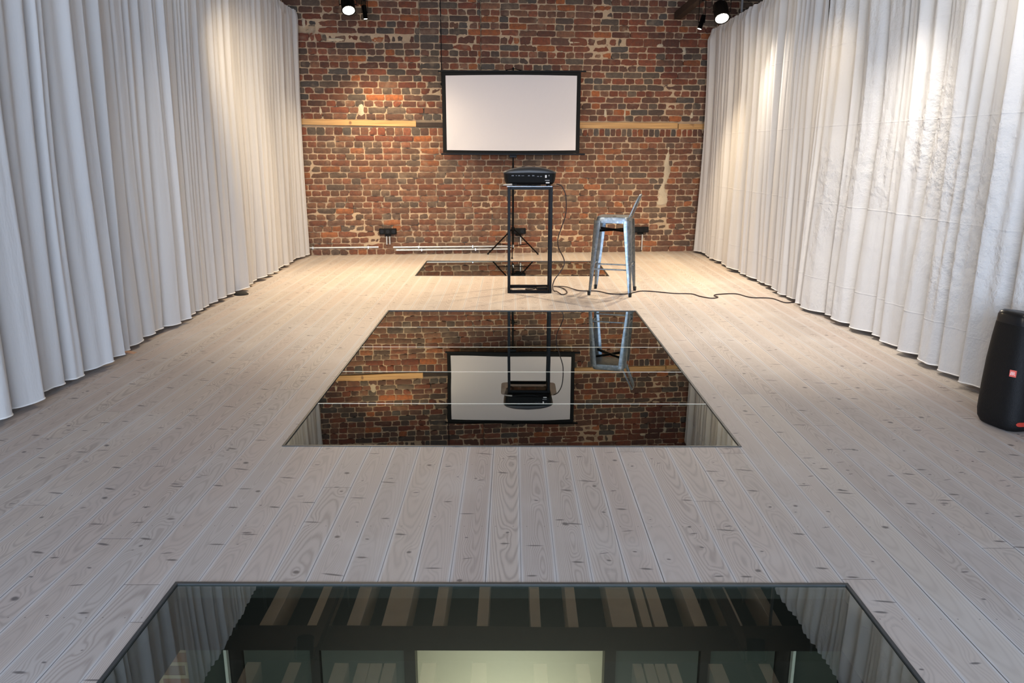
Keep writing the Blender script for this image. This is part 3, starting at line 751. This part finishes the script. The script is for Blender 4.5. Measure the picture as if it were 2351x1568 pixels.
# ---------------------------------------------------------------- projection screen on its tripod
sc_ = empty('projection_screen', (.01, 10.52, 0), 0.0); tag(sc_, 'white projection screen with black border on a black tripod in front of the brick wall', 'projection screen')
zb, zt, hw = 1.375, 2.395, .905
def sheet(nx, nz, f, mat, name):
    q = MB(); vs_ = []
    for k in range(2):
        for j in range(nz+1):
            for i in range(nx+1):
                a, b = i/nx, j/nz; x, y, z = f(a, b); vs_.append((x, y-.001+.002*k, z))
    n_ = (nx+1)*(nz+1)
    fs = [(j*(nx+1)+i, j*(nx+1)+i+1, (j+1)*(nx+1)+i+1, (j+1)*(nx+1)+i) for j in range(nz) for i in range(nx)]
    fs2 = [tuple(v+n_ for v in reversed(g)) for g in fs]
    q.add(vs_, fs+fs2); return q.build(name, mat, sc_, smooth=70, fix=False)
def scr(a, b, inset, yy):
    x = -hw+inset+(2*hw-2*inset)*a; z0, z1 = zb+inset*.72, zt-inset*.86
    z = z0+(z1-z0)*b
    # top edge bows up a little in the middle, bottom edge sags
    z += (.009*math.sin(PI*a)*b-.006*math.sin(PI*a)*(1-b))
    y = yy+.007*noise.noise(Vector((x*2.5-z*1.6, z*.7, 5)))+.010*max(0, a-.85)*math.sin(14*(b+a*3))
    return (x-.025, y, z)
sheet(40, 24, lambda a, b: scr(a, b, 0, 0), M['matte_black'], 'border_fabric')
sheet(60, 34, lambda a, b: scr(a, b, .052, -.006), M['screen'], 'screen_fabric')
q = MB(); q.box((-.975, -.012, zt+.001), (.945, .012, zt+.020)); q.build('top_bar', M['black'], sc_, bevel=.004)
q = MB(); q.box((-.955, -.014, zb-.025), (.955, .014, zb-.002)); q.build('bottom_bar', M['black'], sc_, bevel=.004)
q = MB(); q.tube([(0, .04, .10), (0, .04, 1.25)], .014, 12); q.build('lower_pole', M['black'], sc_, smooth=40)
q = MB(); q.tube([(0, .04, 1.25), (0, .04, zt+.05)], .010, 12); q.build('upper_pole', M['black'], sc_, smooth=40)
q = MB(); q.tube([(-.10, .0, zt+.022), (0, .03, zt+.045), (.10, .0, zt+.022)], .005, 8); q.tube([(0, .03, zt+.03), (0, .03, zt+.06)], .012, 10); q.build('top_hook', M['black'], sc_, smooth=40)
q = MB(); q.tube([(0, .04, .90), (0, .04, .96)], .022, 12); q.build('clamp_collar', M['black'], sc_, smooth=40)
q = MB(); q.tube([(.02, .04, .93), (.045, .035, .935), (.06, .03, .92)], .007, 8); q.build('clamp_knob', M['black'], sc_, smooth=40)
q = MB(); q.box((-.05, .0, zb-.06), (.05, .05, zb-.026)); q.build('bottom_bracket', M['black'], sc_, bevel=.004)
hub = Vector((0, .04, .36)); lowc = Vector((0, .04, .14))
q = MB(); q.tube([(0, .04, .345), (0, .04, .395)], .024, 12); q.build('leg_hub', M['black'], sc_, smooth=40)
q = MB(); q.tube([(0, .04, .12), (0, .04, .155)], .022, 12); q.build('slider', M['steel'], sc_, smooth=40)
for an in (-92, 32, 148):
    d = Vector((math.cos(math.radians(an)), math.sin(math.radians(an)), 0)); R = .31 if an == -92 else .41
    if an != -92: d = Vector((d.x, d.y*.60, 0))
    ft = hub*1+d*R; ft.z = .012
    q = MB(); q.bar(hub+d*.02, ft, .011, .017); q.build('leg', M['black'], sc_)
    mid = hub.lerp(ft, .58); q = MB(); q.bar(lowc+d*.02, mid, .008, .010); q.build('brace', M['black'], sc_)
    q = MB(); q.tube([ft+Vector((0, 0, .012)), ft+Vector((0, 0, -.010))], .011, 10); q.build('foot_cap', M['rubber'], sc_)

# ---------------------------------------------------------------- tall metal frame table
tb = empty('projector_table', (.177, 7.87, 0)); tag(tb, 'tall narrow black metal frame table carrying the projector', 'table')
W2, D2, Ht, s_ = .223, .17, 1.060, .028
def fbar(a, b, name):
    q = MB(); q.box(a, b); return q.build(name, M['black'], tb, bevel=.002)
for ix in (-1, 1):
    for iy in (-1, 1):
        x0, y0 = (ix*W2-(s_ if ix > 0 else 0)), (iy*D2-(s_ if iy > 0 else 0))
        fbar((x0, y0, 0.001), (x0+s_, y0+s_, Ht), 'leg')
for zz, nm in ((.002, 'base_rail'), (Ht-s_, 'top_rail')):
    for iy in (-1, 1):
        y0 = iy*D2-(s_ if iy > 0 else 0); fbar((-W2+s_, y0, zz), (W2-s_, y0+s_, zz+s_), nm)
    for ix in (-1, 1):
        x0 = ix*W2-(s_ if ix > 0 else 0); fbar((x0, -D2+s_, zz), (x0+s_, D2-s_, zz+s_), nm)
q = MB(); q.loft([sellipse(.0, 0, Ht+.001, .295, .215, 9, 64), sellipse(.0, 0, Ht+.010, .295, .215, 9, 64)]); q.build('table_top', M['acrylic'], tb, smooth=40)
ZT = Ht+.010
# ---------------------------------------------------------------- projector
pj = empty('projector', (.172, 7.855, ZT)); tag(pj, 'large black projector with domed grey top on the tall table', 'projector')
def bodyring(z, a, b, dz=0): 
    return sellipse(0, 0, z, a, b, 6, 56)
q = MB(); q.loft([bodyring(.012, .225, .150), bodyring(.020, .238, .162), bodyring(.05, .250, .170), bodyring(.10, .258, .174), bodyring(.128, .258, .174), bodyring(.134, .252, .170)])
q.build('body', M['satin_black'], pj, smooth=50)
rings = []
for k, (a, z0, dome) in enumerate(((.262, .128, 0), (.263, .138, .3), (.258, .142, .6), (.24, .146, .8), (.18, .150, 1), (.09, .153, 1.1), (.01, .154, 1.1))):
    rr = sellipse(0, 0, z0, a, a*.68, 6, 56)
    rings.append([Vector((v.x, v.y, v.z+.026*dome*(1-(v.x/.263)**2)-(.010*(v.x/.263)**2))) for v in rr])
q = MB(); q.loft(rings); q.build('top_cover', simple('dark_grey_shell', (.040, .044, .050), .42, 0, .5, .1, 60, .0002), pj, smooth=50)
q = MB(); q.box((-.215, -.178, .030), (.222, -.165, .118)); q.build('rear_panel', M['matte_black'], pj, bevel=.006)
for x0, x1, z0, z1 in ((-.18, -.155, .092, .104), (-.14, -.125, .094, .103), (-.115, -.095, .092, .104), (-.085, -.055, .094, .101), (-.02, .0, .092, .104), (.02, .045, .092, .104), (.07, .09, .086, .096), (.10, .118, .086, .096)):
    q = MB(); q.box((x0, -.1800, z0), (x1, -.1775, z1)); q.build('port', simple('port_metal', (.045, .045, .048), .4, .6), pj, bevel=.001)
for x0, x1, z0, z1, mt in ((.148, .164, .078, .104, 'white'), (.183, .190, .092, .106, 'grey'), (.148, .192, .050, .057, 'grey'), (.156, .192, .020+.005, .037, 'white')):
    q = MB(); q.box((x0, -.1800, z0), (x1, -.1778, z1)); q.build('sticker', M[mt], pj)
for x, y in ((-.06, -.01), (.04, -.02)):
    q = MB(); q.tube([(x, y, .172), (x, y, .184)], .016, 14); q.build('control_knob', M['black'], pj, smooth=40)
q = MB(); q.tube([(-.11, .165, .075), (-.11, .195, .075)], [.052, .046], 24); q.build('lens', M['black'], pj, smooth=40)
for x, y in ((-.19, -.11), (.19, -.11), (-.19, .11), (.19, .11), (0, -.12)):
    q = MB(); q.tube([(x, y, 0), (x, y, .016)], .018, 12); q.build('foot', M['rubber'], pj)
# bundle of plugged leads lying on the table edge
q = MB(); P = catmull([(-.29, 7.69, ZT+.007), (-.25, 7.678, ZT+.011), (-.20, 7.67, ZT+.013)], 5); P = [Vector((v.x+.20, v.y, v.z)) for v in P]
q.tube(P, [.004, .005, .006, .007, .008, .008, .009, .009, .010, .010, .010], 8)
o = q.build('video_lead_plug', M['silverpaper'], smooth=50); tag(o, 'pale grey cable plug lying at the left edge of the tall table top', 'plug')
q = MB(); P = catmull([(.002, 7.67, ZT+.014), (.04, 7.668, ZT+.014), (.08, 7.675, ZT+.010), (.14, 7.665, ZT+.007), (.20, 7.672, ZT+.006), (.28, 7.665, ZT+.012)], 6)
q.tube(P, [.011]*8+[.006]*(len(P)-8), 8); tag(q.build('video_lead', M['satin_black'], smooth=50), 'black lead lying along the front edge of the tall table top', 'cable')

# power cord: projector -> floor loop -> under the stool -> right curtain
cz = .0055
air = [(.440, 7.72, 1.085), (.452, 7.74, 1.083), (.491, 7.75, 1.062), (.531, 7.75, .968), (.536, 7.78, .795), (.500, 7.8, .663), (.464, 7.82, .539), (.476, 7.85, .438), (.525, 7.9, .342), (.539, 7.9, .274), (.505, 7.9, .197), (.445, 7.9, .115), (.424, 7.92, .05)]
ground = [(.426, 7.90), (.436, 7.80), (.455, 7.72), (.498, 7.605), (.547, 7.66), (.559, 7.80), (.530, 7.97), (.475, 8.06), (.445, 8.07)]
g2 = [(.461, 8.085), (.568, 7.984), (.692, 7.828), (.869, 7.803), (.985, 7.653), (1.114, 7.629), (1.207, 7.687), (1.317, 7.803), (1.448, 7.785), (1.636, 7.678), (1.807, 7.653), (1.868, 7.51), (1.954, 7.417), (2.03, 7.47), (2.014, 7.55), (2.062, 7.62), (2.258, 7.66), (2.352, 7.463), (2.539, 7.417), (2.60, 7.20), (2.725, 7.24), (2.84, 7.28), (3.1, 7.3)]
q = MB(); P = air+[(x, y, cz+(.010 if 2 <= i <= 2 else 0)) for i, (x, y) in enumerate(ground)]+[(x, y, cz+(.011 if i == 1 else 0)) for i, (x, y) in enumerate(g2)]
q.tube(catmull(P, 7), .0055, 8); o = q.build('trailing_cable', M['cord'] if 'cord' in M else simple('dark_cord', (.022, .012, .014), .5), smooth=60)
tag(o, 'long black cable from the projector down across the boards to the right curtain', 'cable')
# power brick lying on the base rail
ad = empty('power_adapter', (.31, 7.90, 0.0)); tag(ad, 'black power adapter with looped lead on the base of the tall table', 'adapter')
q = MB(); q.box((-.055, -.028, .001), (.055, .028, .030), mat=Matrix.Rotation(.25, 4, 'Z')); q.build('adapter_body', M['satin_black'], ad, bevel=.005)
q = MB(); q.tube(catmull([(-.05, 0, .02), (-.10, -.03, .010), (-.16, -.02, .006), (-.165, .03, .006), (-.11, .05, .006), (-.05, .02, .012)], 6), .004, 8); q.build('lead', M['satin_black'], ad, smooth=60)

# ---------------------------------------------------------------- metal bar stool
sl = empty('bar_stool', (1.020, 7.735, 0), math.radians(-15.5)); tag(sl, 'galvanised metal bar stool with low backrest on the boards', 'stool')
SH = .775; TH = .158; FT = .205
def legpath(sx, sy, t):   # t 0 foot .. 1 top
    a = FT+(TH-FT)*t; b = (FT-.01)+(TH-.004-(FT-.01))*t
    return Vector((sx*a, sy*b, .012+(SH-.045)*t))
for sx in (-1, 1):
    for sy in (-1, 1):
        # folded sheet leg: half-round front with flanges, tapering to the foot
        outer, inner = [], []
        q = MB(); rings = []
        for k in range(9):
            t = k/8; c = legpath(sx, sy, t); wd = .017+.034*min(1, t*1.12)**.9
            dir_ = Vector((sx, sy, 0)).normalized(); side_ = Vector((-dir_.y, dir_.x, 0))
            ring = []
            for a_ in (-1.0, -.95, -.62, -.30, 0, .30, .62, .95, 1.0):
                dd = (1-abs(a_)**1.6)*wd*.55; rib = -.0045*math.exp(-((a_)/.14)**2)*(1 if t > .12 else 0)
                ring.append(c+side_*a_*wd+dir_*(dd+rib-wd*.25))
            ring2 = [p-dir_*.004 for p in reversed(ring)]
            rings.append(ring+ring2)
        q.loft(rings); lg = q.build('leg', M['galv'], sl, smooth=35)
        q = MB(); c = legpath(sx, sy, 0); q.tube([c+Vector((0, 0, .03)), c+Vector((0, 0, -.012))], [.017, .015], 12); q.build('rubber_foot', M['rubber'], lg, smooth=40)
# seat pan
def rr_(z, a, e=7): return sellipse(0, 0, z, a, a, e, 48)
q = MB(); q.loft([rr_(SH-.060, .160), rr_(SH-.058, .166), rr_(SH-.012, .163), rr_(SH, .158), rr_(SH+.003, .150), rr_(SH-.001, .135), rr_(SH-.003, .09), rr_(SH-.003, .02)])
q.build('seat', M['galv'], sl, smooth=35)
q = MB(); q.tube([(0, 0, SH-.0025), (0, 0, SH-.0015)], .018, 20); q.build('seat_hole', M['matte_black'], sl)
def rod(a, b, r, nm, mt='galv'):
    q = MB(); q.tube([a, b], r, 10); return q.build(nm, M[mt], sl, smooth=40)
t1 = .36
for (A, B, tt) in (((-1, -1), (1, -1), .345), ((-1, 1), (1, 1), .345), ((-1, -1), (-1, 1), .39), ((1, -1), (1, 1), .39)):
    a, b = legpath(*A, tt), legpath(*B, tt); rod(a, b, .0075, 'footrest')
for (A, B) in (((-1, -1), (1, 1)), ((-1, 1), (1, -1))):
    a, b = legpath(*A, .86), legpath(*B, .86); a = a.lerp(b, .03); b = b.lerp(a, .03)
    q = MB(); q.bar(a, b, .012, .022); q.build('cross_brace', M['black'], sl)
# backrest: bent sheet plate with rolled rim on the right-hand side, leaning out
bp = []
q = MB(); q2 = MB()
Pb = [(.150, -.125, SH-.01), (.168, -.128, SH+.02), (.205, -.118, SH+.11), (.238, -.098, SH+.185), (.246, -.080, SH+.205), (.250, 0, SH+.212), (.246, .080, SH+.205), (.238, .098, SH+.185), (.205, .118, SH+.11), (.168, .128, SH+.02), (.150, .125, SH-.01)]
q.tube(catmull(Pb, 6), .0085, 10); q.build('back_frame', M['galv'], sl, smooth=50)
pl = []
for j in range(7):
    t = j/6; x = .168+.078*t; hwid = .034+.014*t
    for i in range(7):
        a = -1+2*i/6; pl.append((x+.008*(a*a)-.004, a*hwid, SH-.005+.212*t))
q2.add(pl+[(x+.002, y, z) for x, y, z in pl], [(j*7+i, j*7+i+1, (j+1)*7+i+1, (j+1)*7+i) for j in range(6) for i in range(6)]+[(49+j*7+i, 49+(j+1)*7+i, 49+(j+1)*7+i+1, 49+j*7+i+1) for j in range(6) for i in range(6)])
q2.build('back_slat', M['galv'], sl, smooth=50, fix=False)

# ---------------------------------------------------------------- loudspeaker
sp = empty('loudspeaker', (2.635, 3.84, 0), math.radians(14)); tag(sp, 'tall black party loudspeaker with red badge standing by the right curtain', 'speaker')
def spr(z, a, b, ox=0, oy=0, e=3.6): return sellipse(ox, oy, z, a, b, e, 56)
prf = [(.002, .108, .100), (.010, .126, .118), (.035, .139, .131), (.075, .144, .136), (.20, .143, .134), (.34, .138, .129), (.46, .130, .120), (.54, .122, .112)]
q = MB(); q.loft([spr(z, a, b, .105*z, .10*z) for z, a, b in prf]); q.build('cabinet', M['grille'], sp, smooth=60)
tp = [(.5401, .1222, .1125), (.56, .120, .110), (.578, .113, .103), (.590, .098, .088), (.591, .085, .075), (.583, .07, .055), (.581, .01, .01)]
q = MB(); q.loft([[Vector((v.x, v.y, v.z+.16*(.06-v.x)+.0)) if z > .55 else v for v in spr(z, a, b, .105*z, .10*z)] for z, a, b in tp]); q.build('top_cap', simple('gloss_black_cap', (.005, .006, .008), .3), sp, smooth=60)
# badge with its three letters, standing on the front of the cabinet (front = towards -y, turned to the left)
def front(ang, z, out=0.0):
    for (z0, a0, b0), (z1, a1, b1) in zip(prf, prf[1:]):
        if z0 <= z <= z1: t = (z-z0)/(z1-z0); a, b = a0+(a1-a0)*t, b0+(b1-b0)*t
    c, s2 = math.cos(ang), math.sin(ang); e = 3.6
    return Vector((.105*z+(a+out)*math.copysign(abs(c)**(2/e), c), .10*z+(b+out)*math.copysign(abs(s2)**(2/e), s2), z))
ba = math.radians(207); c0 = front(ba, .305, .003); c1 = front(ba+.02, .305, .003); tx = (c1-c0).normalized(); nz = (front(ba, .325, .003)-c0).normalized(); nrm = tx.cross(nz).normalized()
if nrm.y > 0: nrm = -nrm
bdm = Matrix((( tx.x, nz.x, nrm.x, c0.x), (tx.y, nz.y, nrm.y, c0.y), (tx.z, nz.z, nrm.z, c0.z), (0, 0, 0, 1)))
q = MB(); q.box((-.015, -.017, -.004), (.015, .017, .003), mat=bdm); bd = q.build('badge', M['redlogo'], sp)
q = MB()
def lt(x0, y0, x1, y1): q.box((x0, y0, .003), (x1, y1, .0045), mat=bdm)
sgn = 1
# J
lt(-.0095, -.008, -.0075, .009); lt(-.012, -.008, -.0075, -.006); lt(-.012, -.006, -.0105, -.002)
# B
lt(-.0045, -.008, -.0025, .009); lt(-.0045, .007, .002, .009); lt(-.0045, -.001, .002, .001); lt(-.0045, -.008, .002, -.006); lt(.001, -.006, .003, .007)
# L
lt(.006, -.008, .008, .009); lt(.006, -.008, .012, -.006)
q.build('badge_lettering', M['logowhite'], bd)
q = MB(); vs_ = []
nn = 22
for i in range(nn+1):
    a = math.radians(236+i*3.3)
    taper = .011*math.sqrt(max(0.02, 1-max(0, 1-i/3)**2))
    p0 = front(a, .052-taper, .004); p1 = front(a, .052+taper, .004); vs_ += [p0, p1, front(a, .052+taper, -.004), front(a, .052-taper, -.004)]
q.loft([vs_[i*4:i*4+4] for i in range(nn+1)]); q.build('red_foot_strip', M['red'], sp, smooth=40)
for x, y in ((-.08, -.06), (.08, -.06), (-.08, .06), (.08, .06)):
    q = MB(); q.tube([(x, y, 0), (x, y, .006)], .018, 12); q.build('foot', M['rubber'], sp)
